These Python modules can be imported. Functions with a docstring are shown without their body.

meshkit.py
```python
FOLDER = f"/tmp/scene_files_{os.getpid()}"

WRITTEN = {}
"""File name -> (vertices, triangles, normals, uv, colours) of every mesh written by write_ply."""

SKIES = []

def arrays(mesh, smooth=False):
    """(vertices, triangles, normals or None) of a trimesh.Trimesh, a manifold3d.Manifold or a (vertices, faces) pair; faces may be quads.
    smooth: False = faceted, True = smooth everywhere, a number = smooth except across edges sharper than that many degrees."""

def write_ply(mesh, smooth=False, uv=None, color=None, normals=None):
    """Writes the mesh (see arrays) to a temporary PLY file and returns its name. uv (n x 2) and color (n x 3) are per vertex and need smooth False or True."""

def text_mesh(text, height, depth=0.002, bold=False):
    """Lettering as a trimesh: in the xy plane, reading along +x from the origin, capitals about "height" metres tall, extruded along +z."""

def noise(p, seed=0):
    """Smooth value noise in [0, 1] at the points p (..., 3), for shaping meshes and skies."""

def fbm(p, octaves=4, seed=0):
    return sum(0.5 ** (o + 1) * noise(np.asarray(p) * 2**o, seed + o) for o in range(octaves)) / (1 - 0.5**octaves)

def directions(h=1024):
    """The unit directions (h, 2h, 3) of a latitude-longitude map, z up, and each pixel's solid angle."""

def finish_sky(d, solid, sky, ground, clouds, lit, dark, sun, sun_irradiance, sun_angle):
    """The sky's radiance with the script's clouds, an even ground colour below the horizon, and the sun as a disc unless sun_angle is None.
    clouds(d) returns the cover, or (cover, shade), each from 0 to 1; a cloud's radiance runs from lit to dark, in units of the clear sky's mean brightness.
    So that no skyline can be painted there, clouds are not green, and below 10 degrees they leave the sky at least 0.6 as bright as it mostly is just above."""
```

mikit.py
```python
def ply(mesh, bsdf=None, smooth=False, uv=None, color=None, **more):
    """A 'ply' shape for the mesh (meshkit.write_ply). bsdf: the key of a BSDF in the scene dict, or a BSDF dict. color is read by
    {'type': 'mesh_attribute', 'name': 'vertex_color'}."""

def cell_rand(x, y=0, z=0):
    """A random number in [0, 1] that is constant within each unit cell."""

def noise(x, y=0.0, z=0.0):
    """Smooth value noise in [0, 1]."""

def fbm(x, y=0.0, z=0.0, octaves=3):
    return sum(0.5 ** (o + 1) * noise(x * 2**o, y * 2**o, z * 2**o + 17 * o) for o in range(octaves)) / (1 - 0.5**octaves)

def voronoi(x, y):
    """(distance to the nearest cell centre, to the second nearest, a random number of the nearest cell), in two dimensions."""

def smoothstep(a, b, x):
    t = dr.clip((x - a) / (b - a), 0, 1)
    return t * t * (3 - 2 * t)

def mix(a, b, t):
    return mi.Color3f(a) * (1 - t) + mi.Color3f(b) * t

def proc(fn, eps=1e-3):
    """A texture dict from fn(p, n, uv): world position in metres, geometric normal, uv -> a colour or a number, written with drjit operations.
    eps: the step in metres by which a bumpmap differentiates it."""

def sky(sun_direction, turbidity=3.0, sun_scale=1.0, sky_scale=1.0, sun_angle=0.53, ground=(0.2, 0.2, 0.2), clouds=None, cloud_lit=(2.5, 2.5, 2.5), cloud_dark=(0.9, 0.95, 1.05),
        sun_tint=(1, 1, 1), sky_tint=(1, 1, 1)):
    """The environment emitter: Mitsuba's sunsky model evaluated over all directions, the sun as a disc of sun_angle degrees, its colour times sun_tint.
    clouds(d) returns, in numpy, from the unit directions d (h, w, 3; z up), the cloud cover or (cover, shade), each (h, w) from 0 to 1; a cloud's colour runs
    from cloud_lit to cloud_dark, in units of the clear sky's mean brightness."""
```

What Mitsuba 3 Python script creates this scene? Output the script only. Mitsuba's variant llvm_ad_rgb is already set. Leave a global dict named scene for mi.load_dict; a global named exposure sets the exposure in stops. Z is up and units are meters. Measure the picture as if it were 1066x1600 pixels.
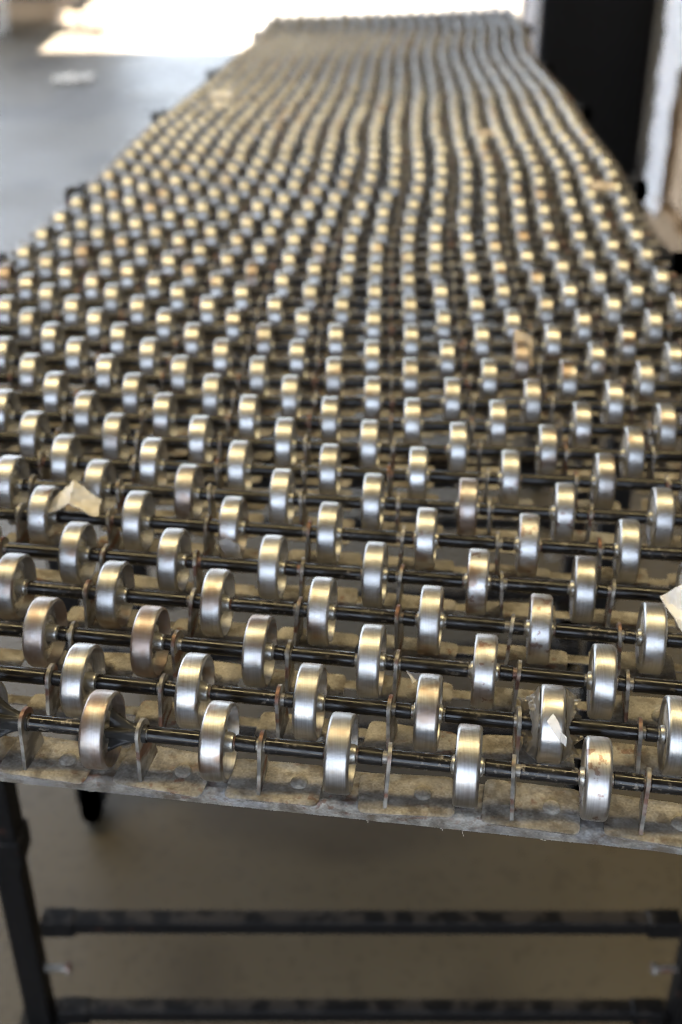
import math, random
import numpy as np
import drjit as dr
import trimesh
import mitsuba as mi
import mikit, meshkit
from mikit import proc, noise, fbm, smoothstep, mix, cell_rand
from scipy.interpolate import PchipInterpolator

scene, labels = {}, {}
T = mi.ScalarTransform4f
rng = np.random.default_rng(7)
random.seed(7)

# ------------------------------------------------------------------ camera, sky, exposure
Z0 = 1.0                       # height of the axle plane of the conveyor
CAM = np.array([0.0, 0.0, Z0 + 0.5084])
TH, RO, F = math.radians(31.276), math.radians(-0.359), 1900.0
FW = np.array([0, math.cos(TH), -math.sin(TH)])
UP0, RT0 = np.array([0, math.sin(TH), math.cos(TH)]), np.array([1.0, 0, 0])
UP = -RT0 * math.sin(RO) + UP0 * math.cos(RO)
scene['camera'] = {
    'type': 'thinlens', 'fov': math.degrees(2 * math.atan(533 / F)), 'fov_axis': 'x',
    'to_world': T().look_at(origin=CAM.tolist(), target=(CAM + FW).tolist(), up=UP.tolist()),
    'aperture_radius': 0.0041, 'focus_distance': 0.735, 'near_clip': 0.02, 'far_clip': 400.0}
SUN_EL = math.radians(42)
scene['sky'] = mikit.sky((0.0, math.cos(SUN_EL), math.sin(SUN_EL)), turbidity=3, sun_scale=0.6, clouds=lambda d: 0.6 * np.ones(d.shape[:2]), cloud_lit=(1.5, 1.5, 1.52))
exposure = 4.9


# ------------------------------------------------------------------ materials
def rgb(*c):
    return {'type': 'rgb', 'value': list(c)}


def principled(**k):
    return {'type': 'principled', **k}


def two(d):
    return {'type': 'twosided', 'bsdf': d}


def wheel_color(p, n, uv):
    streak = noise(p.x * 1900, p.y * 40, p.z * 40)
    tone = noise(p.x * 23, p.y * 19, p.z * 3)
    c = mix((0.40, 0.402, 0.408), (0.60, 0.605, 0.62), smoothstep(0.1, 0.8, 0.6 * tone + 0.4 * streak))
    brown = smoothstep(0.50, 0.72, fbm(p.x * 55, p.y * 70, p.z * 70)) * smoothstep(0.42, 0.75, noise(p.x * 11, p.y * 12, 3.1))
    c = mix(c, (0.27, 0.17, 0.11), 0.75 * brown)
    dust = smoothstep(0.58, 0.70, fbm(p.x * 160, p.y * 160, p.z * 160))
    return mix(c, (0.33, 0.29, 0.24), 0.30 * dust)


def wheel_rough(p, n, uv):
    return 0.24 + 0.12 * fbm(p.x * 90, p.y * 90, p.z * 90) + 0.12 * noise(p.x * 23 + 40, p.y * 19, 1.5) + 0.06 * noise(p.x * 1900, p.y * 40, p.z * 40)


scene['wheel_metal'] = two(principled(base_color=proc(wheel_color), metallic=1.0, roughness=proc(wheel_rough), anisotropic=0.0))


def wheel_brown(p, n, uv):
    c = wheel_color(p, n, uv)
    return mix(c, (0.31, 0.23, 0.19), 0.30 + 0.55 * smoothstep(0.35, 0.65, fbm(p.x * 120, p.y * 60, p.z * 60)))


def wheel_speck(p, n, uv):
    c = wheel_color(p, n, uv)
    return mix(c, (0.20, 0.085, 0.055), 0.6 * smoothstep(0.60, 0.68, fbm(p.x * 330, p.y * 240, p.z * 240 + 4)) * smoothstep(0.5, 0.6, noise(p.x * 120, p.y * 80, p.z * 80)))


scene['wheel_metal_brown'] = two(principled(base_color=proc(wheel_brown), metallic=0.9, roughness=proc(wheel_rough)))
scene['wheel_metal_speckled'] = two(principled(base_color=proc(wheel_speck), metallic=0.95, roughness=proc(wheel_rough)))


def web_color(p, n, uv):
    t = fbm(p.x * 140, p.y * 140, p.z * 140)
    return mix((0.26, 0.25, 0.235), (0.55, 0.545, 0.53), smoothstep(0.3, 0.7, t))


scene['web_zinc'] = two(principled(base_color=proc(web_color), metallic=0.2, roughness=0.55))
scene['hub_zinc'] = two(principled(base_color=rgb(0.50, 0.50, 0.48), metallic=0.85, roughness=0.38))


def black_color(p, n, uv):
    d = fbm(p.x * 130, p.y * 130, p.z * 130)
    c = mix((0.005, 0.005, 0.006), (0.011, 0.010, 0.010), d)
    grit = smoothstep(0.60, 0.78, fbm(p.x * 420, p.y * 420, p.z * 420)) * smoothstep(0.35, 0.7, fbm(p.x * 35, p.y * 35, p.z * 35))
    return mix(c, (0.27, 0.24, 0.20), 0.65 * grit)


def black_rough(p, n, uv):
    return 0.15 + 0.25 * smoothstep(0.35, 0.7, fbm(p.x * 120, p.y * 120, p.z * 120))


scene['black_tube'] = two(principled(base_color=proc(black_color), roughness=proc(black_rough), specular=0.45))


def dust_color(p, n, uv):
    a = fbm(p.x * 60, p.y * 60, p.z * 60, 4)
    g = noise(p.x * 900, p.y * 900, p.z * 900)
    c = mix((0.21, 0.197, 0.178), (0.37, 0.352, 0.32), smoothstep(0.25, 0.75, a))
    c = mix(c, (0.30, 0.31, 0.33), smoothstep(0.60, 0.68, fbm(p.x * 33 + 5, p.y * 40, p.z * 60)) * 0.7)
    rust = smoothstep(0.50, 0.68, fbm(p.x * 260 + 9, p.y * 260, p.z * 260, 4)) * smoothstep(0.52, 0.68, fbm(p.x * 38 + 2, p.y * 60, p.z * 60))
    c = mix(c, (0.16, 0.075, 0.045), 0.75 * rust)
    c = mix(c, (0.095, 0.078, 0.060), 0.65 * smoothstep(0.46, 0.70, fbm(p.x * 120 + 3, p.y * 120, p.z * 60, 4)))
    return c * (0.74 + 0.52 * g)


def dust_bump(p, n, uv):
    return 0.7 * fbm(p.x * 170, p.y * 170, p.z * 170) + 0.3 * noise(p.x * 800, p.y * 800, p.z * 800)


scene['dusty_zinc'] = two({'type': 'bumpmap', 'arbitrary': proc(dust_bump, 4e-4), 'scale': 0.0018,
                           'bsdf': principled(base_color=proc(dust_color), roughness=0.75, specular=0.3)})


def rail_color(p, n, uv):
    c = dust_color(p, n, uv)
    bare = smoothstep(0.48, 0.60, fbm(p.x * 26 + 5, p.y * 120, p.z * 160)) * (1 - 0.6 * smoothstep(0.35, 0.7, fbm(p.x * 300, p.y * 300, p.z * 300)))
    grime = smoothstep(0.45, 0.75, fbm(p.x * 110 + 8, p.y * 150, p.z * 150, 4))
    return mix(mix(c, (0.24, 0.24, 0.25), 0.5 * bare), (0.105, 0.078, 0.052), 0.75 * grime)


scene['rail_zinc'] = two({'type': 'bumpmap', 'arbitrary': proc(dust_bump, 4e-4), 'scale': 0.0014,
                          'bsdf': principled(base_color=proc(rail_color), roughness=0.55, metallic=0.15, specular=0.4)})


def tab_color(p, n, uv):
    a = fbm(p.x * 120, p.y * 120, p.z * 120)
    c = mix((0.13, 0.122, 0.11), (0.33, 0.32, 0.30), smoothstep(0.3, 0.7, a))
    return mix(c, (0.15, 0.06, 0.035), 0.85 * smoothstep(0.52, 0.68, fbm(p.x * 45, p.y * 45, p.z * 110)))


scene['tab_zinc'] = two(principled(base_color=proc(tab_color), metallic=0.5, roughness=0.45))


def leg_color(p, n, uv):
    d = fbm(p.x * 40, p.y * 40, p.z * 40)
    c = mix((0.004, 0.004, 0.0045), (0.009, 0.008, 0.008), d)
    up = smoothstep(0.5, 0.9, n.z)
    grit = smoothstep(0.42, 0.62, fbm(p.x * 55, p.y * 55, p.z * 55)) * up
    c = mix(c, (0.10, 0.085, 0.07), 0.4 * grit)
    return mix(c, (0.10, 0.04, 0.025), 0.4 * smoothstep(0.76, 0.82, fbm(p.x * 70, p.y * 70, p.z * 70)))


scene['leg_black'] = two(principled(base_color=proc(leg_color), roughness=0.5, specular=0.2))
scene['rubber'] = principled(base_color=rgb(0.009, 0.0085, 0.008), roughness=0.6, specular=0.25)


def floor_color(p, n, uv):
    a = fbm(p.x * 0.9, p.y * 0.9, 0.3, 4)
    b = fbm(p.x * 9, p.y * 9, 1.7, 3)
    c = mix((0.062, 0.050, 0.031), (0.108, 0.091, 0.060), 0.6 * a + 0.4 * b)
    stain = smoothstep(0.58, 0.72, fbm(p.x * 2.3 + 7, p.y * 2.3, 4.0))
    c = mix(c, (0.03, 0.023, 0.016), 0.6 * stain)
    speck = smoothstep(0.72, 0.80, noise(p.x * 90, p.y * 90, 0.0))
    return mix(c, (0.035, 0.028, 0.02), 0.25 * speck)


def floor_rough(p, n, uv):
    return 0.34 + 0.14 * fbm(p.x * 3, p.y * 3, 2.0)


scene['concrete'] = principled(base_color=proc(floor_color), roughness=proc(floor_rough), specular=0.8)
scene['wall_paint'] = two(principled(base_color=proc(lambda p, n, uv: mix((0.17, 0.162, 0.15), (0.22, 0.212, 0.195), fbm(p.x, p.y, p.z))), roughness=0.8))
scene['roof_steel'] = two(principled(base_color=proc(lambda p, n, uv: mix((0.22, 0.205, 0.18), (0.27, 0.255, 0.23), fbm(p.x, p.y, p.z))), roughness=0.6))
scene['yard_ground'] = principled(base_color=proc(lambda p, n, uv: mix((0.26, 0.25, 0.23), (0.36, 0.35, 0.33), fbm(p.x * .7, p.y * .7, 0))), roughness=0.9)
scene['black_panel'] = two(principled(base_color=rgb(0.004, 0.004, 0.0045), roughness=0.6, specular=0.12))
scene['dark_grey'] = two(principled(base_color=rgb(0.045, 0.043, 0.045), roughness=0.55))
scene['pale_steel'] = two(principled(base_color=rgb(0.62, 0.62, 0.68), metallic=0.6, roughness=0.4))
scene['white_paint'] = two(principled(base_color=rgb(0.8, 0.8, 0.8), roughness=0.5))
scene['cardboard'] = two(principled(base_color=proc(lambda p, n, uv: mix((0.40, 0.29, 0.19), (0.50, 0.38, 0.26), fbm(p.x * 8, p.y * 8, p.z * 30))), roughness=0.85))
scene['pallet_wood'] = two(principled(base_color=proc(lambda p, n, uv: mix((0.25, 0.17, 0.10), (0.40, 0.29, 0.18), fbm(p.x * 5, p.y * 40, p.z * 40))), roughness=0.8))
scene['paper'] = two(principled(base_color=proc(lambda p, n, uv: mix((0.62, 0.58, 0.50), (0.78, 0.75, 0.69), fbm(p.x * 90, p.y * 90, p.z * 90))), roughness=0.8))
scene['tan_paper'] = two(principled(base_color=proc(lambda p, n, uv: mix((0.46, 0.37, 0.27), (0.66, 0.56, 0.44), fbm(p.x * 90, p.y * 90, p.z * 90))), roughness=0.8))
scene['white_paper'] = two(principled(base_color=rgb(0.82, 0.82, 0.82), roughness=0.7))
scene['clear_film'] = {'type': 'principledthin', 'base_color': rgb(0.50, 0.48, 0.45), 'roughness': 0.14, 'spec_trans': 0.7, 'diff_trans': 0.5, 'eta': 1.5}
scene['white_film'] = {'type': 'principledthin', 'base_color': rgb(0.8, 0.8, 0.8), 'roughness': 0.2, 'spec_trans': 0.25, 'diff_trans': 0.5, 'eta': 1.5}
scene['black_film'] = {'type': 'principledthin', 'base_color': rgb(0.05, 0.05, 0.05), 'roughness': 0.15, 'spec_trans': 0.25, 'diff_trans': 0.2, 'eta': 1.5}
scene['wrap_film'] = two(principled(base_color=rgb(0.84, 0.83, 0.83), roughness=0.16, specular=0.9, clearcoat=1.0, clearcoat_gloss=0.9))


# ------------------------------------------------------------------ helpers
used = {}


def numbered(name):
    n = used.get(name, 0)
    used[name] = n + 1
    return name if n == 0 else f'{name}_{n:03d}'


def add(name, mesh, mat, parent=None, smooth=False, to_world=None, label=None, category=None, group=None, kind=None):
    key = numbered((parent + '__' if parent else '') + name)
    d = dict(mesh) if isinstance(mesh, dict) else mikit.ply(mesh, mat, smooth=smooth)
    if to_world is not None:
        d['to_world'] = to_world
    scene[key] = d
    tag(key, label, category, group, kind)
    return key


def tag(key, label=None, category=None, group=None, kind=None):
    e = {k: v for k, v in (('label', label), ('category', category), ('group', group), ('kind', kind)) if v}
    if e:
        labels.setdefault(key, {}).update(e)


def thing(name, label, category, group=None):
    key = numbered(name)
    tag(key, label, category, group)
    return key


def box(x0, x1, y0, y1, z0, z1, bevel=0.0):
    if bevel <= 0:
        m = trimesh.creation.box((x1 - x0, y1 - y0, z1 - z0))
        m.apply_translation(((x0 + x1) / 2, (y0 + y1) / 2, (z0 + z1) / 2))
        return m
    pts = []
    b = bevel
    for sx, sy, sz in np.ndindex(2, 2, 2):
        c = np.array([(x0, x1)[sx], (y0, y1)[sy], (z0, z1)[sz]])
        s = np.array([(1, -1)[sx], (1, -1)[sy], (1, -1)[sz]]) * b
        for k in range(3):
            q = c + s
            q[k] = c[k]
            pts.append(q)
    return trimesh.convex.convex_hull(np.array(pts))


def revolve_x(profile, seg):
    """profile of (x along axis, radius), revolved about x, closed where r = 0."""
    pr = np.array(profile, float)
    a = np.arange(seg) * 2 * np.pi / seg
    v = np.stack([np.repeat(pr[:, 0], seg), (pr[:, 1:2] * np.cos(a)).ravel(), (pr[:, 1:2] * np.sin(a)).ravel()], 1)
    f = []
    n = len(pr)
    i = np.arange(seg)
    for k in range(n - 1):
        f.append(np.stack([k * seg + i, k * seg + (i + 1) % seg, (k + 1) * seg + (i + 1) % seg, (k + 1) * seg + i], 1))
    f = np.vstack(f)
    f = np.vstack([f[:, [0, 2, 1]], f[:, [0, 3, 2]]])
    return trimesh.Trimesh(v, f, process=False)


def slim(m, k=0.87):
    m.vertices = m.vertices * np.array([k, 1, 1])
    return m


def cyl(p0, p1, r, seg=16):
    p0, p1 = np.array(p0, float), np.array(p1, float)
    L = np.linalg.norm(p1 - p0)
    m = revolve_x([(0, 0), (0, r * .9), (r * .1, r), (L - r * .1, r), (L, r * .9), (L, 0)], seg)
    x = (p1 - p0) / L
    h = np.array([0, 0, 1.0]) if abs(x[2]) < 0.9 else np.array([0, 1.0, 0])
    y = np.cross(h, x); y /= np.linalg.norm(y)
    M = np.eye(4); M[:3, 0], M[:3, 1], M[:3, 2], M[:3, 3] = x, y, np.cross(x, y), p0
    m.apply_transform(M)
    return m


def solid(m, t):
    """gives a sheet a thickness t"""
    n = m.vertex_normals
    v = np.vstack([m.vertices + n * t / 2, m.vertices - n * t / 2])
    k = len(m.vertices)
    e = m.edges[trimesh.grouping.group_rows(m.edges_sorted, require_count=1)]
    side = np.vstack([np.stack([e[:, 1], e[:, 0], e[:, 0] + k], 1), np.stack([e[:, 1], e[:, 0] + k, e[:, 1] + k], 1)])
    return trimesh.Trimesh(v, np.vstack([m.faces, m.faces[:, ::-1] + k, side]), process=False)


def merge(ms):
    return trimesh.util.concatenate(ms)


# ------------------------------------------------------------------ the setting: hall floor, shell with two doorways
HALL = dict(x0=-4.0, x1=7.0, y0=-4.5, y1=11.3, h=5.6)
h = HALL
add('floor', box(h['x0'], h['x1'], h['y0'], h['y1'], -0.2, 0.0), 'concrete', kind='structure', label='grey brown dusty concrete floor with a sunlit patch')
add('yard', box(-120, 120, -120, 120, -0.5, -0.204), 'yard_ground', kind='structure', label='pale outdoor yard beyond the open doorways')
add('roof', box(h['x0'] - .2, h['x1'] + .2, h['y0'] - .2, h['y1'] + .2, h['h'], h['h'] + .2), 'roof_steel', kind='structure', label='hall roof above the conveyor')
DX0, DX1, DH = -1.91, 1.7, 3.0        # far doorway: the sun comes in here
RX0, RX1, RH = -3.8, 1.4, 4.4         # doorway behind the camera
EX0, EX1, EH = -3.95, -2.3, 5.2       # its narrow twin on the left
wall = merge([box(h['x0'], EX0, h['y1'], h['y1'] + .2, 0, h['h']), box(EX1, DX0, h['y1'], h['y1'] + .2, 0, h['h']), box(EX0, EX1, h['y1'], h['y1'] + .2, EH, h['h']), box(DX1, h['x1'], h['y1'], h['y1'] + .2, 0, h['h']), box(DX0, DX1, h['y1'], h['y1'] + .2, DH, h['h'])])
add('far_wall', wall, 'wall_paint', kind='structure', label='far hall wall with two open doorways')
wall = merge([box(h['x0'], RX0, h['y0'] - .2, h['y0'], 0, h['h']), box(RX1, h['x1'], h['y0'] - .2, h['y0'], 0, h['h']), box(RX0, RX1, h['y0'] - .2, h['y0'], RH, h['h'])])
add('rear_wall', wall, 'wall_paint', kind='structure', label='hall wall behind the camera with an open doorway')
SY0, SY1, SH = 2.4, 10.4, 5.0          # doorway on the left: daylight on the floor left of the conveyor
wall = merge([box(h['x0'] - .2, h['x0'], h['y0'], SY0, 0, h['h']), box(h['x0'] - .2, h['x0'], SY1, h['y1'], 0, h['h']), box(h['x0'] - .2, h['x0'], SY0, SY1, SH, h['h'])])
add('side_wall', wall, 'wall_paint', kind='structure', label='hall wall on the left with an open doorway')
add('side_wall', box(h['x1'], h['x1'] + .2, h['y0'], h['y1'], 0, h['h']), 'wall_paint', kind='structure', label='hall wall on the right')

# warm strip lamps under the roof
LAMP = {'type': 'area', 'radiance': rgb(0.72, 0.56, 0.28)}
for ly in (1.35,):
    for lx in (-1.55, 1.55):
        t = thing('strip_lamp', f"warm strip lamp hung above the near end of the conveyor, {'left' if lx < 0 else 'right'} of its centre line", 'lamp', 'strip lamps under the roof')
        add('housing', merge([box(lx - 1.3, lx + 1.3, ly - .25, ly + .25, 4.66, 4.72), box(lx - 1.3, lx + 1.3, ly - .25, ly - .24, 4.6, 4.66), box(lx - 1.3, lx + 1.3, ly + .24, ly + .25, 4.6, 4.66),
                              cyl((lx - 1, ly, 4.72), (lx - 1, ly, h['h']), .008, 6), cyl((lx + 1, ly, 4.72), (lx + 1, ly, h['h']), .008, 6)]), 'white_paint', t)
        q = trimesh.Trimesh([[lx - 1.28, ly - .235, 4.63], [lx + 1.28, ly - .235, 4.63], [lx + 1.28, ly + .235, 4.63], [lx - 1.28, ly + .235, 4.63]], [[0, 2, 1], [0, 3, 2]], process=False)
        k = add('diffuser', q, 'white_paint', t)
        scene[k]['emitter'] = LAMP

# ------------------------------------------------------------------ the conveyor
NR = 103
SP = 0.0762                        # wheel spacing along an axle
R = 0.0246
first = [0.562, 0.606, 0.653, 0.704, 0.7546, 0.8075, 0.8565, 0.905]
ys = list(first)
while len(ys) < NR:
    y = ys[-1]
    ys.append(y + float(np.interp(y, [0.9, 1.35, 1.5, 2.0, 2.5, 3.6, 3.8, 4.05, 4.2], [.0495, .049, .0435, .0425, .040, .036, .031, .028, .026])))
ys = np.array(ys)
KY = [0.562, 0.606, 0.653, 0.704, 0.7546, 0.8075, 0.8565, 0.905, 1.15, 1.335, 1.464, 1.70, 2.065, 2.43, 2.745, 3.155, 3.69, 4.02, 4.30, 4.6]
KX = [-.047, -.041, -.037, -.034, -.032, -.0295, -.030, -.030, -.026, -.019, -.010, .008, .037, .058, .076, .098, .132, .166, .200, .226]
KZ = [0, 0, 0, 0, 0, 0, 0, -.001, -.012, -.023, -.032, -.042, -.061, -.086, -.109, -.147, -.186, -.200, -.205, -.206]
WAVE = [(0.9, 0), (1.3, .003), (1.62, -.003), (1.95, .003), (2.3, -.004), (2.9, .004), (3.6, -.002), (4.03, .006), (4.25, -.012), (4.6, -.03)]
KA = [-.152, -.151, -.152, -.148, -.136, -.125, -.114, -.087, -.035, -.005, .02, .03, .035, .04, .05, .06, .07, .09, .14, .16]
fx, fz, fa = PchipInterpolator(KY, KX), PchipInterpolator(KY, KZ), PchipInterpolator(KY, KA)
alpha = fa(ys)
wave = PchipInterpolator([0.5] + [w_[0] for w_ in WAVE], [0] + [w_[1] for w_ in WAVE])(ys) + np.where(np.arange(NR) > 8, rng.normal(0, .0009, NR), 0)
alpha = alpha + np.where(np.arange(NR) > 8, rng.normal(0, .003, NR), 0)
alpha[:8] = [-.152, -.151, -.152, -.148, -.136, -.125, -.114, -.087]
rows = [(np.array([float(fx(y)) + float(d), float(y), Z0 + float(fz(y))]), float(a)) for y, a, d in zip(ys, alpha, wave)]


def place(i, u, v=0.0, w=0.0):
    c, a = rows[i]
    return T().translate(c.tolist()).rotate([0, 0, 1], math.degrees(a)).translate([u, v, w])


def place_np(i, u, v=0.0, w=0.0):
    c, a = rows[i]
    M = np.eye(4)
    M[:3, :3] = [[math.cos(a), -math.sin(a), 0], [math.sin(a), math.cos(a), 0], [0, 0, 1]]
    M[:3, 3] = c + M[:3, :3] @ np.array([u, v, w])
    return M


def project(P):
    d = np.asarray(P) - CAM
    z = d @ FW
    rt = RT0 * math.cos(RO) + UP0 * math.sin(RO)
    return 533 + F * (d @ rt) / z, 800 - F * (d @ UP) / z, z


def in_view(P, m=40):
    x, y, z = project(P)
    return z > 0 and -m < x < 1066 + m and -m < y < 1600 + m


conv = thing('roller_conveyor', 'long flexible conveyor bed of steel skate wheels on black axles with a dusty front rail', 'conveyor')

HW = 0.0088    # half width of a wheel
def rim(seg, fine=True):
    if fine:
        return revolve_x([(-.0066, .0196), (-.0080, .0208), (-.0086, .0222), (-.0084, .0234), (-.0074, .0243), (-.0060, R), (-.002, R + .0001), (.002, R + .0001), (.0060, R), (.0074, .0243),
                          (.0084, .0235), (.0088, .0226), (.0084, .0222), (.0050, .0219), (-.0004, .0215)], seg)
    return revolve_x([(-.0070, .0200), (-.0086, .0222), (-.0074, .0243), (-.0050, R), (.0050, R), (.0074, .0243), (.0088, .0226), (.0080, .0220), (-.0004, .0215)], seg)


def web(seg):
    return revolve_x([(-.0004, .0215), (-.0014, .0195), (-.0010, .0140), (.0026, .0120), (.0034, .0104), (.0034, .0082), (.0024, .0078), (.0024, .0062), (.0, .0045), (-.0066, .0045), (-.0070, .0080), (-.0072, .0150), (-.0066, .0197)], seg)


def hub(seg):
    return merge([revolve_x([(.0, .0062), (.0078, .0062), (.0092, .0056), (.0096, .0040)], seg), revolve_x([(-.0096, .0040), (-.0092, .0056), (-.0078, .0062), (-.0066, .0062)], seg)])


BROWN = {(2, -1), (2, -2), (0, -1)}
SPECK = {(0, 3), (2, 2), (3, 2), (5, 1), (5, 2), (6, 3), (4, 2)}
RIMB, RIMS = mikit.ply(slim(rim(56)), 'wheel_metal_brown', smooth=38), mikit.ply(slim(rim(56)), 'wheel_metal_speckled', smooth=38)
RIM, WEB, HUB = mikit.ply(slim(rim(56)), 'wheel_metal', smooth=38), mikit.ply(slim(web(36)), 'web_zinc', smooth=40), mikit.ply(hub(18), 'hub_zinc', smooth=40)
RIMF, WEBF, HUBF = slim(rim(28, False)), slim(web(20)), hub(10)
wheels = []
for i in range(NR):
    off = -.38 if i == 0 else (-.25 if i % 2 == 0 else .27)
    for j in range(-5, 6):
        u = (j + off) * SP + float(rng.normal(0, .0006 if i < 8 else .0011))
        wheels.append((i, u, float(rng.uniform(0, 360)), j))
for k, wv in enumerate(wheels):       # seen on the photo's front axle: the wheels slid to these places
    if wv[0] == 0 and wv[3] == -1:
        wheels[k] = (0, (-1 - .36) * SP, wv[2], -1)


def wheel_center(wv):
    return place_np(wv[0], wv[1])[:3, 3]


order = sorted((w for w in wheels if in_view(wheel_center(w))), key=lambda w: project(wheel_center(w))[2])
near = set((w[0], w[1]) for w in order[:300])
for wv in wheels:
    if (wv[0], wv[1]) in near:
        tw = place(wv[0], wv[1]).rotate([1, 0, 0], wv[2])
        ij = (wv[0], wv[3])
        brown = ij in BROWN or (ij not in SPECK and wv[0] > 4 and rng.random() < .025)
        speck = ij in SPECK or (wv[0] > 4 and rng.random() < .07)
        k = add('wheel', RIMB if brown else RIMS if speck else RIM, None, conv, to_world=tw)
        if ij in BROWN:
            labels[k] = {'label': 'wheel with a brown worn tread'}
        add('web', WEB, None, k, to_world=tw)
        add('hub', HUB, None, k, to_world=tw)
fa_, fb_, fc_ = [], [], []
for wv in wheels:
    if (wv[0], wv[1]) not in near:
        M = place_np(wv[0], wv[1])
        for L_, m in ((fa_, RIMF), (fb_, WEBF), (fc_, HUBF)):
            q = m.copy(); q.apply_transform(M); L_.append(q)
k = add('wheel_bank', merge(fa_), 'wheel_metal', conv, smooth=38, kind='stuff')
add('web', merge(fb_), 'web_zinc', k, smooth=40, kind='stuff')
add('hub', merge(fc_), 'hub_zinc', k, smooth=40, kind='stuff')

# link plates: an upright tab round the axle on a flat foot
def extrude_x(poly, x0, x1):
    m = trimesh.creation.extrude_polygon(poly, x1 - x0, engine='earcut')
    v = m.vertices.copy()
    m.vertices = np.stack([v[:, 2] + x0, v[:, 0], v[:, 1]], 1)
    return m


from shapely.geometry import Point, Polygon, box as sbox
from shapely.ops import unary_union
FOOT = -0.0300
END0 = 5.4 * SP
prof = unary_union([Point(0, 0).buffer(.0090, 12), Polygon([(-.0084, .003), (.0084, .003), (.0130, FOOT + .0015), (-.0140, FOOT + .0015)])]).buffer(.0004, 2)


def tab(flip):
    m = extrude_x(prof, -.00115, .00115)
    # a slight bend so that each plate catches the light a little differently
    v = m.vertices
    v[:, 0] += flip * .05 * (v[:, 2] + .03)
    m.fix_normals()
    return m


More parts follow.
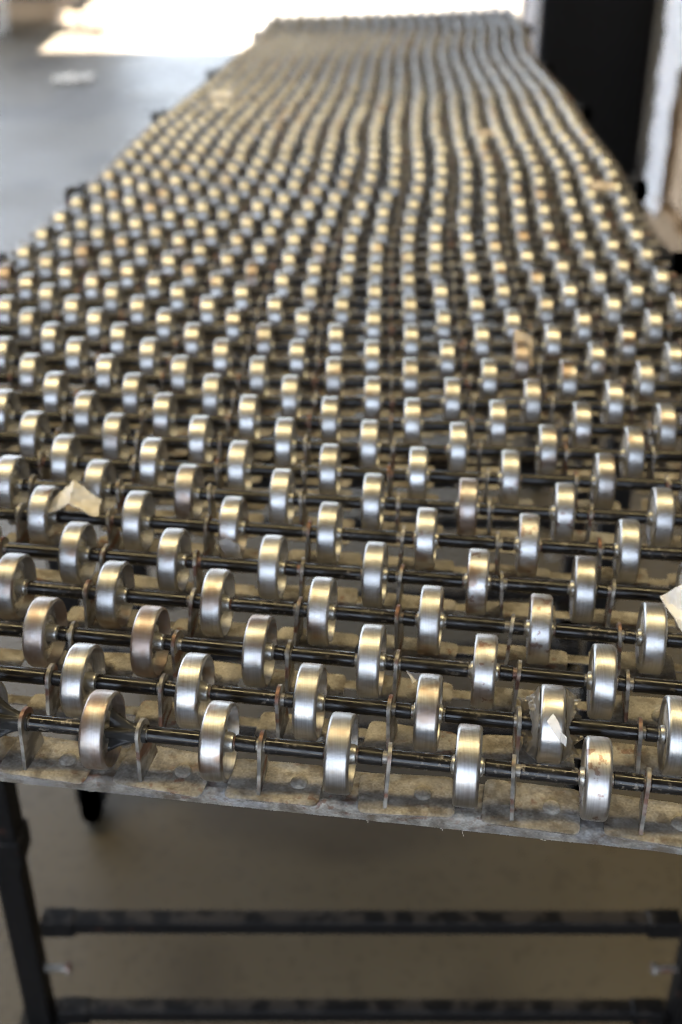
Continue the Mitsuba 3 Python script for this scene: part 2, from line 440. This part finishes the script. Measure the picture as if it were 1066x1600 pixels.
def foot(wide_l, wide_r, seed):
    nx, ny, cr = 40, 24, .005
    x, y = np.meshgrid(np.linspace(-wide_l, wide_r, nx), np.linspace(-.0180, .0180, ny), indexing='ij')
    ix, iy = np.clip(x, -wide_l + cr, wide_r - cr), np.clip(y, -.0180 + cr, .0180 - cr)
    ex, ey = x - ix, y - iy
    k = np.minimum(1, cr / np.maximum(np.hypot(ex, ey), 1e-9))      # rounded corners
    x, y = ix + ex * k, iy + ey * k
    q = np.stack([x, y, x * 0], -1)
    z = FOOT + .0016 + np.clip(meshkit.fbm(q * 190 + seed * 11, 4, seed) - .50, 0, 1) * .0011
    e = np.maximum(np.abs(np.linspace(-1, 1, nx))[:, None] * np.ones(ny), np.abs(np.linspace(-1, 1, ny))[None] * np.ones((nx, 1)))
    z = z - .0006 * (e > .999)
    f = np.array([(a * ny + b, (a + 1) * ny + b, (a + 1) * ny + b + 1, a * ny + b + 1) for a in range(nx - 1) for b in range(ny - 1)])
    m = solid(trimesh.Trimesh(np.stack([x, y, z], -1).reshape(-1, 3), np.vstack([f[:, [0, 1, 2]], f[:, [0, 2, 3]]]), process=False), .0016)
    r = revolve_x([(0, .0056), (.0020, .0054), (.0032, .0045), (.0039, .0026), (.0041, 0)], 16)
    r.apply_transform(trimesh.transformations.rotation_matrix(-np.pi / 2, [0, 1, 0]))
    r.apply_translation((.023, 0, FOOT + .0015))
    return m, r


TABS = [mikit.ply(tab(f), 'tab_zinc', smooth=30) for f in (-1, .3, 1.2)]
FOOTS = [tuple(mikit.ply(q, 'dusty_zinc', smooth=30) for q in foot(*a)) for a in ((.018, .040, 1), (.021, .037, 2), (.016, .042, 3))]
far_foot = trimesh.creation.extrude_polygon(sbox(-.014, -.0130, .036, .0130).buffer(-.005).buffer(.005, 2), .0016, engine='earcut')
far_foot.apply_translation((0, 0, FOOT))
STRIP = mikit.ply(box(-END0, END0, -.0045, .0045, FOOT - .0140, FOOT - .0125, .0004), 'dusty_zinc')
for i in range(NR - 1):
    gap = rows[i + 1][0][1] - rows[i][0][1]
    add('bed_strip', STRIP, None, conv, to_world=place(i, 0, gap * .5))
TABF, FOOTF = tab(0.4), (far_foot,)
plates = [(i, j * SP + float(rng.normal(0, .0012)), int(rng.integers(0, 3))) for i in range(NR) for j in range(-5, 6)]
order = sorted((p for p in plates if in_view(place_np(p[0], p[1])[:3, 3])), key=lambda p: project(place_np(p[0], p[1])[:3, 3])[2])
nearp = set(p[:2] for p in order[:150])
ft, ff = [], []
for p in plates:
    if p[:2] in nearp:
        tw = place(p[0], p[1]).rotate([1, 0, 0], float(rng.normal(0, 2.2))).rotate([0, 0, 1], float(rng.normal(0, 3.0)))
        k = add('link_plate', TABS[p[2]], None, conv, to_world=tw)
        f_, r_ = FOOTS[p[2]]
        add('foot', f_, None, k, to_world=tw)
        if p[0] < 3:
            add('rivet', r_, None, k, to_world=tw)
    else:
        M = place_np(p[0], p[1])
        a = TABF.copy(); a.apply_transform(M); ft.append(a)
        b = FOOTF[0].copy(); b.apply_transform(M); ff.append(b)
k = add('link_plate_bank', merge(ft), 'tab_zinc', conv, kind='stuff')
add('foot', merge(ff), 'dusty_zinc', k, kind='stuff')

# axles with black spacer tubes between wheels and plates
END = 5.45 * SP + .006
AXLE = mikit.ply(cyl((-END - .012, 0, 0), (END + .012, 0, 0), .0040, 12), 'tab_zinc', smooth=40)
far_tubes = []
n_sp = 0
for i in range(NR):
    k = add('axle', AXLE, None, conv, to_world=place(i, 0))
    stops = sorted([(w[1], .0100) for w in wheels if w[0] == i] + [(p[1], .0018) for p in plates if p[0] == i])
    stops = [(-END, 0)] + stops + [(END, 0)]
    for (a, ha), (b, hb) in zip(stops[:-1], stops[1:]):
        a, b = a + ha, b - hb
        g = b - a
        if g < .004:
            continue
        a += min(.0012, g * .06) * rng.random(); b -= min(.0016, g * .08) * rng.random()
        rr = .0052 + float(rng.normal(0, .00008))
        m = revolve_x([(a, .0041), (a, rr - .0004), (a + .0004, rr), (b - .0004, rr), (b, rr - .0004), (b, .0041)], 20 if i < 14 else 10)
        mid = place_np(i, (a + b) / 2)[:3, 3]
        if i < 12 and in_view(mid) and n_sp < 300:
            n_sp += 1
            add('spacer_tube', m, 'black_tube', k, smooth=40, to_world=place(i, 0))
        else:
            m.apply_transform(place_np(i, 0)); far_tubes.append(m)
add('spacer_tube_bank', merge(far_tubes), 'black_tube', conv, smooth=40, kind='stuff')

# front rail: a bent steel channel below the first axle
def rail_mesh():
    us = np.linspace(-END - .02, END + .02, 700)
    sec = [(.019, -.0345), (.019, -.0318)] + [(float(a), -.0312) for a in np.linspace(.0172, -.0085, 20)] + [(-.0105, -.0317), (-.0116, -.0331), (-.0121, -.0352), (-.0122, -.0375), (-.0122, -.0398), (-.0121, -.0418), (-.0113, -.0424), (-.0106, -.0418), (-.0106, -.0360), (-.009, -.0345)]
    n = len(sec)
    U, S = np.repeat(us, n), np.tile(np.array(sec), (len(us), 1))
    A, B = S[:, 0].copy(), S[:, 1].copy()
    low = np.where(B < -.0355, 1.0, .2)
    q = np.stack([U * 14, U * 0 + 1.3, U * 0], 1)
    dent = .0005 * (meshkit.fbm(q) - .5) + .0003 * (meshkit.fbm(q * 7 + 3) - .5)
    drop = np.where((B < -.0345), .0025 * np.clip((U - .235) / .03, 0, 1) ** 2, 0)
    P = np.stack([U, A, B], 1)
    lump = np.clip(meshkit.fbm(P * 190, 4, 3) - .52, 0, 1) * .0016 + np.clip(meshkit.noise(P * 700, 9) - .70, 0, 1) * .0018
    front = (A < -.0100) & (B < -.0325) & (B > -.0420)
    top = (B > -.0318) & (A < .0175)
    v = np.stack([U, A + dent * low - front * lump * .3, B + low * dent * .8 - drop + top * lump], 1)
    k, q = np.meshgrid(np.arange(len(us) - 1), np.arange(n), indexing='ij')
    k, q = k.ravel(), q.ravel()
    f = np.stack([k * n + q, k * n + (q + 1) % n, (k + 1) * n + (q + 1) % n, (k + 1) * n + q], 1)
    m = trimesh.Trimesh(v, np.vstack([f[:, [0, 2, 1]], f[:, [0, 3, 2]]]), process=False)
    m.fix_normals()
    return m


add('end_rail', rail_mesh(), 'rail_zinc', conv, smooth=35, to_world=place(0, 0), label='bent dusty steel rail with rust flecks under the first axle')

lint = []
for k in range(16):
    u = float(rng.uniform(-.33, .30)); on_edge = rng.random() < .6
    p = np.array([u, -.0122 if on_edge else rng.uniform(-.010, .015), -.0418 if on_edge else -.0295])
    d = rng.normal(0, 1, 3); d[2] = -abs(d[2]) * .6 if on_edge else abs(d[2]) * .4; d[1] -= .5 * on_edge
    for step in range(4):
        e = p + .0010 * d / np.linalg.norm(d) * rng.uniform(.5, 1.3)
        lint.append(cyl(p, e, .00014, 5)); p = e; d = d + rng.normal(0, .5, 3)
add('lint', merge(lint), 'paper', conv, to_world=place(0, 0), kind='stuff')

# stands
stand_rows = [int(np.argmin(abs(ys - y))) for y in (1.02, 1.55, 1.93, 2.62, 3.4, 4.2)]
LEGU = .412
def stand(i, shift, turn):
    c, a = rows[i]
    zt = c[2] - .034
    legs = []
    for s in (-1, 1):
        tw = T().translate([float(c[0]) + shift, float(c[1]), 0]).rotate([0, 0, 1], math.degrees(turn)).translate([s * LEGU, 0, 0])
        k = add('leg', merge([box(-.019, .019, -.019, .019, .42, zt, .002), box(-.0155, .0155, -.0155, .0155, .13, .424, .002), box(-.023, .023, -.023, .023, .43, .47, .003)]), 'leg_black', conv, smooth=False, to_world=tw)
        add('bolt', merge([cyl((-s * .018, -.004, .235), (-s * .048, -.004, .235), .0045, 10), cyl((-s * .044, -.004, .235), (-s * .05, -.004, .235), .008, 6)]), 'tab_zinc', k, smooth=35, to_world=tw)
        wheel = revolve_x([(-.014, .008), (-.016, .030), (-.013, .045), (-.006, .05), (.006, .05), (.013, .045), (.016, .030), (.014, .008)], 24)
        wheel.apply_translation((0, -.03, .05))
        add('caster', merge([wheel, box(-.024, -.018, -.045, .02, .04, .118), box(.018, .024, -.045, .02, .04, .118), box(-.028, .028, -.03, .03, .116, .132)]), 'rubber', k, smooth=30, to_world=tw)
        kn = revolve_x([(0, .004), (.010, .004), (.010, .014), (.012, .0165), (.024, .0165), (.027, .013), (.027, 0)], 16)
        if s < 0:
            kn.apply_scale((-1, 1, 1)); kn.invert()
        kn.apply_translation((s * .024, 0, zt + .022))
        add('knob', merge([kn, box(s * .024 - .006, s * .024 + .006, -.02, .02, zt - .03, zt + .04)]), 'rubber', k, smooth=35, to_world=tw)
    tw = T().translate([float(c[0]) + shift, float(c[1]), 0]).rotate([0, 0, 1], math.degrees(turn))
    for z in (.315, .148):
        k = add('crossbar', box(-LEGU + .03, LEGU - .03, -.011, .011, z - .0105, z + .0105, .002), 'leg_black', conv, to_world=tw)
        for s in (-1, 1):
            add('bracket', box(s * (LEGU - .045) - .020, s * (LEGU - .045) + .020, -.0135, .0125, z - .0140, z + .0120, .002), 'leg_black', k, to_world=tw)
    add('top_bar', box(-LEGU, LEGU, -.016, .016, zt - .028, zt - .002, .002), 'leg_black', conv, to_world=tw)


for n_, i in enumerate(stand_rows):
    stand(i, .05 if n_ == 0 else 0.0, -.01 if n_ == 0 else .6 * rows[i][1])


# ------------------------------------------------------------------ scraps caught in the conveyor
def crumple(w, d, nx, ny, amp, seed, freq=60):
    x, y = np.meshgrid(np.linspace(-w / 2, w / 2, nx), np.linspace(-d / 2, d / 2, ny), indexing='ij')
    p = np.stack([x, y, x * 0], -1)
    e = meshkit.fbm(p * freq + seed * 3.7, 3, seed) - .5
    e2 = np.abs(meshkit.noise(p * freq * .7 + 9.1 * seed, seed + 5) - .5)
    rag = 1 + .12 * (meshkit.fbm(p * 90 + 1.7, 2, seed + 3) - .5)
    v = np.stack([x * rag, y * rag, amp * (e + 1.4 * e2)], -1).reshape(-1, 3)
    f = [(i * ny + j, (i + 1) * ny + j, (i + 1) * ny + j + 1, i * ny + j + 1) for i in range(nx - 1) for j in range(ny - 1)]
    f = np.array(f)
    f = np.vstack([f[:, [0, 1, 2]], f[:, [0, 2, 3]]])
    m = trimesh.Trimesh(v, f, process=False)
    return m


def scrap(name, i, u, v, w, rx, ry, rz, size, seed, mat, label, cat, amp=.006, t=.0006):
    m = solid(crumple(size[0], size[1], 16, 14, amp, seed), t)
    tw = place(i, u, v, w).rotate([0, 0, 1], rz).rotate([0, 1, 0], ry).rotate([1, 0, 0], rx)
    return add(name, m, mat, smooth=25, to_world=tw, label=label, category=cat)


# folded card wedged by the left wheels (sixth and seventh axle)
fold = trimesh.Trimesh([[-.024, -.012, -.010], [.0, -.016, .006], [.026, -.010, -.010], [-.020, .010, -.002], [.002, .008, .014], [.022, .012, -.004]],
                       [[0, 1, 4], [0, 4, 3], [1, 2, 5], [1, 5, 4]], process=False).subdivide().subdivide().subdivide().subdivide()
fold.vertices += .010 * np.stack([meshkit.fbm(fold.vertices * 70, 3, k_) - .5 for k_ in (4, 5, 6)], 1)
fold.vertices *= .88
add('card_scrap', solid(fold, .0008), 'paper', smooth=False, to_world=place(5, -3 * SP + .042, .006, .013),
    label='folded beige card scrap wedged between wheels near the left edge', category='card scrap')
scrap('paper_sheet', 4, 3 * SP + .062, -.036, .014, 30, -25, 20, (.044, .048), 5, 'white_paper', 'white paper sheet corner at the right edge of the photo', 'paper', .024)
scrap('plastic_strip', 2, 1 * SP + .013, .004, -.008, 55, 12, 60, (.026, .009), 6, 'white_paper', 'short white curled strip beside a wheel behind the second axle', 'plastic strip', .006)
scrap('paper_scrap', 12, 3 * SP - .018, .004, .016, 30, 30, 15, (.022, .040), 8, 'tan_paper', 'pale torn paper scrap beside a wheel in the middle right of the bed', 'paper scrap', .010)
scrap('paper_scrap', 36, 2.9 * SP, .0, .022, 5, 5, 5, (.035, .028), 9, 'tan_paper', 'tan paper scrap lying on wheels in the right half, farther along the bed', 'paper scrap', .010)
scrap('paper_scrap', 26, 5 * SP, -.0, .024, 5, 0, 20, (.040, .020), 10, 'tan_paper', 'long beige paper scrap lying at the right edge of the bed', 'paper scrap', .012)
scrap('paper_scrap', 48, -4.3 * SP, .0, .027, 4, 5, 10, (.045, .05), 11, 'paper', 'larger pale paper scrap lying far along the left edge', 'paper scrap', .014)
scrap('paper_scrap', 45, -4.0 * SP, .0, .027, 4, 5, 10, (.045, .03), 14, 'paper', 'smaller pale paper scrap just in front of the larger far left one', 'paper scrap', .012)

# clear film wound round a wheel of the second axle, with a white sticker
wc = (2 + .27) * SP
t = thing('film_wrap', 'crinkled clear film with a white sticker wound round a wheel on the second axle', 'plastic film')
def skirt(sign, seed, r0, r1, depth, seg=160, rings=10):
    s, a = np.meshgrid(np.linspace(0, 1, rings), 2 * np.pi * np.arange(seg) / seg, indexing='ij')
    n1 = meshkit.fbm(np.stack([np.cos(a) * 2.2 + seed, np.sin(a) * 2.2, s * 2.0], -1), 3, seed) - .5
    g = .25 + .75 * np.clip(.5 - .5 * np.cos(a - 2.6) + .5 * n1, 0, 1)
    rr = r0 + (r1 - r0) * s + .016 * s * n1 * g
    depth = depth * g
    v = np.stack([sign * (.0084 + depth * s * (1 + 1.2 * n1)), rr * np.cos(a), rr * np.sin(a)], -1).reshape(-1, 3)
    f = [(k * seg + q, k * seg + (q + 1) % seg, (k + 1) * seg + (q + 1) % seg, (k + 1) * seg + q) for k in range(rings - 1) for q in range(seg)]
    f = np.array(f)
    return trimesh.Trimesh(np.array(v), np.vstack([f[:, [0, 1, 2]], f[:, [0, 2, 3]]]), process=False)


tw = place(1, wc)
add('film', merge([skirt(-1, 3, .0230, .014, .012), skirt(1, 8, .0230, .015, .011)]), 'clear_film', t, smooth=25, to_world=tw)
def patch_on_wheel(poly, lift=.0006):
    """poly: points (x along axle, arc length forward-down) laid on the tread"""
    m = trimesh.creation.triangulate_polygon(Polygon(poly), engine='earcut')
    v2, f = m
    mm = trimesh.Trimesh(np.column_stack([v2, np.zeros(len(v2))]), f, process=False).subdivide().subdivide().subdivide()
    x, s = mm.vertices[:, 0], mm.vertices[:, 1]
    a = s / R
    rr = R + lift - np.clip((np.abs(x) - .0052) / .0026, 0, 1) * .0022
    mm.vertices = np.column_stack([x, -np.cos(a) * rr, np.sin(a) * rr])
    return solid(mm, .0004)


add('sticker', patch_on_wheel([(-.0035, .019), (.000, .024), (.0035, .019), (.006, .013), (.0092, .010), (.0092, .003), (.0075, .005), (.001, .0125)]), 'white_paper', t, to_world=tw, smooth=30, label='white sticker on the tread')

film = patch_on_wheel([(-.007, .002), (.0, .006), (.0092, .000), (.0092, -.024), (.003, -.030), (-.004, -.022), (-.002, -.012)], .0012)
film.vertices += .0012 * (meshkit.fbm(film.vertices * 220, 3, 4)[:, None] - .4) * film.vertices * np.array([0, 40, 40])
add('plastic_scrap', film, 'white_film', smooth=25, to_world=place(5, (-1 + .27) * SP), label='crumpled whitish film stuck to a wheel on the left of the bed', category='plastic scrap')

# black film stretched from hubs on the first axle
for u, ln, seed, lab in (((-1 - .36) * SP, .023, 5, 'black film stretched from a wheel hub to the next plate on the first axle'),
                         ((-2 - .38) * SP + .004, .020, 9, 'torn black film wound round the first axle at the left edge of the photo')):
    seg, rings = 72, 12
    s, a = np.meshgrid(np.linspace(0, 1, rings), 2 * np.pi * np.arange(seg) / seg, indexing='ij')
    n1 = meshkit.fbm(np.stack([np.cos(a) * 4 + seed, np.sin(a) * 4, s * .6], -1), 4, seed) - .5
    rr = .0056 + (.0115 - .0056) * (1 - s) ** 2.4 * (1 + 1.6 * n1 + .55 * np.cos(5 * a + 3 * n1))
    v = np.stack([.006 + ln * s, rr * np.cos(a), rr * np.sin(a)], -1).reshape(-1, 3)
    f = np.array([(k * seg + q, k * seg + (q + 1) % seg, (k + 1) * seg + (q + 1) % seg, (k + 1) * seg + q) for k in range(rings - 1) for q in range(seg)])
    m = trimesh.Trimesh(np.array(v), np.vstack([f[:, [0, 1, 2]], f[:, [0, 2, 3]]]), process=False)
    add('black_film_scrap', m, 'black_film', smooth=25, to_world=place(0, u), label=lab, category='plastic film')

# ------------------------------------------------------------------ things beside the conveyor
t = thing('black_cabinet', 'tall black cabinet standing right of the far conveyor', 'cabinet')
add('body', box(.80, 1.25, 5.09, 5.7, .06, 1.02, .008), 'black_panel', t)
add('base', box(.82, 1.23, 5.12, 5.66, 0, .06), 'dark_grey', t)
add('top_board', box(.79, 1.27, 5.06, 5.72, 1.02, 1.06, .006), 'pallet_wood', t)
t = thing('steel_post', 'pale steel post with a white cap left of the black cabinet', 'post')
add('shaft', box(.735, .78, 5.0, 5.05, 0, .80, .004), 'pale_steel', t)
add('cap', box(.725, .79, 4.99, 5.06, .80, 1.0, .012), 'white_paint', t)

t = thing('wrapped_pallet', 'film wrapped pallet load of cardboard boxes at the right edge', 'pallet load')
px0, px1, py0, py1 = 1.21, 2.3, 3.5, 4.75
for k in range(5):
    add('board', box(px0, px1, py0 + k * .26, py0 + k * .26 + .12, .10, .12, .002), 'pallet_wood', t)
for k in range(3):
    add('bearer', box(px0 + k * .5, px0 + k * .5 + .09, py0, py1 - .05, 0, .098, .002), 'pallet_wood', t)
for ix in range(2):
    for iy in range(3):
        for iz in range(3):
            add('carton', box(px0 + .03 + ix * .52, px0 + .54 + ix * .52, py0 + .04 + iy * .39, py0 + .42 + iy * .39, .124 + iz * .3, .42 + iz * .3, .006), 'cardboard', t)
def wrap_side():
    nx, nz = 120, 90
    v = []
    per = [(px0, py1), (px0, py0), (px1, py0)]
    for a in np.linspace(0, 2, nx):
        if a < 1:
            b = np.array(per[0]) * (1 - a) + np.array(per[1]) * a; n = np.array([-1, 0])
        else:
            b = np.array(per[1]) * (2 - a) + np.array(per[2]) * (a - 1); n = np.array([0, -1])
        for z in np.linspace(.06, 1.03, nz):
            v.append((b[0], b[1], z, n[0], n[1]))
    v = np.array(v)
    q = np.stack([v[:, 0] * 3, v[:, 1] * 3 + v[:, 2] * 1.5, v[:, 2] * 9], 1)
    e = .03 * (meshkit.fbm(q, 4, 2) - .35) + .02 * abs(meshkit.noise(q * np.array([2, 6, 1.5]), 8) - .5)
    v = np.stack([v[:, 0] + v[:, 3] * e, v[:, 1] + v[:, 4] * e, v[:, 2]], 1)
    f = np.array([(i * nz + j, (i + 1) * nz + j, (i + 1) * nz + j + 1, i * nz + j + 1) for i in range(nx - 1) for j in range(nz - 1)])
    cen = v[f].mean(1)
    ragged = .05 * (meshkit.fbm(cen * np.array([5, 5, 2.0]), 3, 6) - .5)
    f = f[(cen[:, 2] > .63 + 2 * ragged) | (cen[:, 1] > py1 - .24 + 2 * ragged)]
    return trimesh.Trimesh(np.array(v), np.vstack([f[:, [0, 1, 2]], f[:, [0, 2, 3]]]), process=False)


add('stretch_film', wrap_side(), 'wrap_film', t, smooth=30)

t = thing('grey_crate', 'dark grey crate on a brown skid beside the sunlit floor', 'crate')
add('body', box(-3.2, -2.02, 9.3, 10.4, .14, .95, .01), 'dark_grey', t)
add('skid', box(-3.22, -2.0, 9.28, 10.42, 0, .138, .004), 'pallet_wood', t)
t = thing('white_pail', 'white round pail on the floor in front of the dark crate', 'pail')
pl = revolve_x([(0, 0), (0, .10), (.02, .11), (.22, .13), (.23, .138), (.25, .138), (.255, .12), (.255, 0)], 28)
pl.apply_transform(trimesh.transformations.rotation_matrix(-np.pi / 2, [0, 1, 0]))
pl.apply_translation((-2.36, 8.8, 0))
add('body', pl, 'white_paint', t, smooth=35)
m = solid(crumple(.35, .25, 14, 12, .12, 21, 8), .003); m.apply_translation((-1.78, 9.0, .04))
add('floor_scrap', m, 'tan_paper', label='tan paper scrap on the sunlit floor', category='paper scrap')
m = solid(crumple(.22, .16, 14, 12, .03, 23, 12), .002); m.apply_translation((-1.53, 7.3, .012))
add('floor_scrap', m, 'paper', label='pale paper scrap on the shaded floor before the sunlit patch', category='paper scrap')
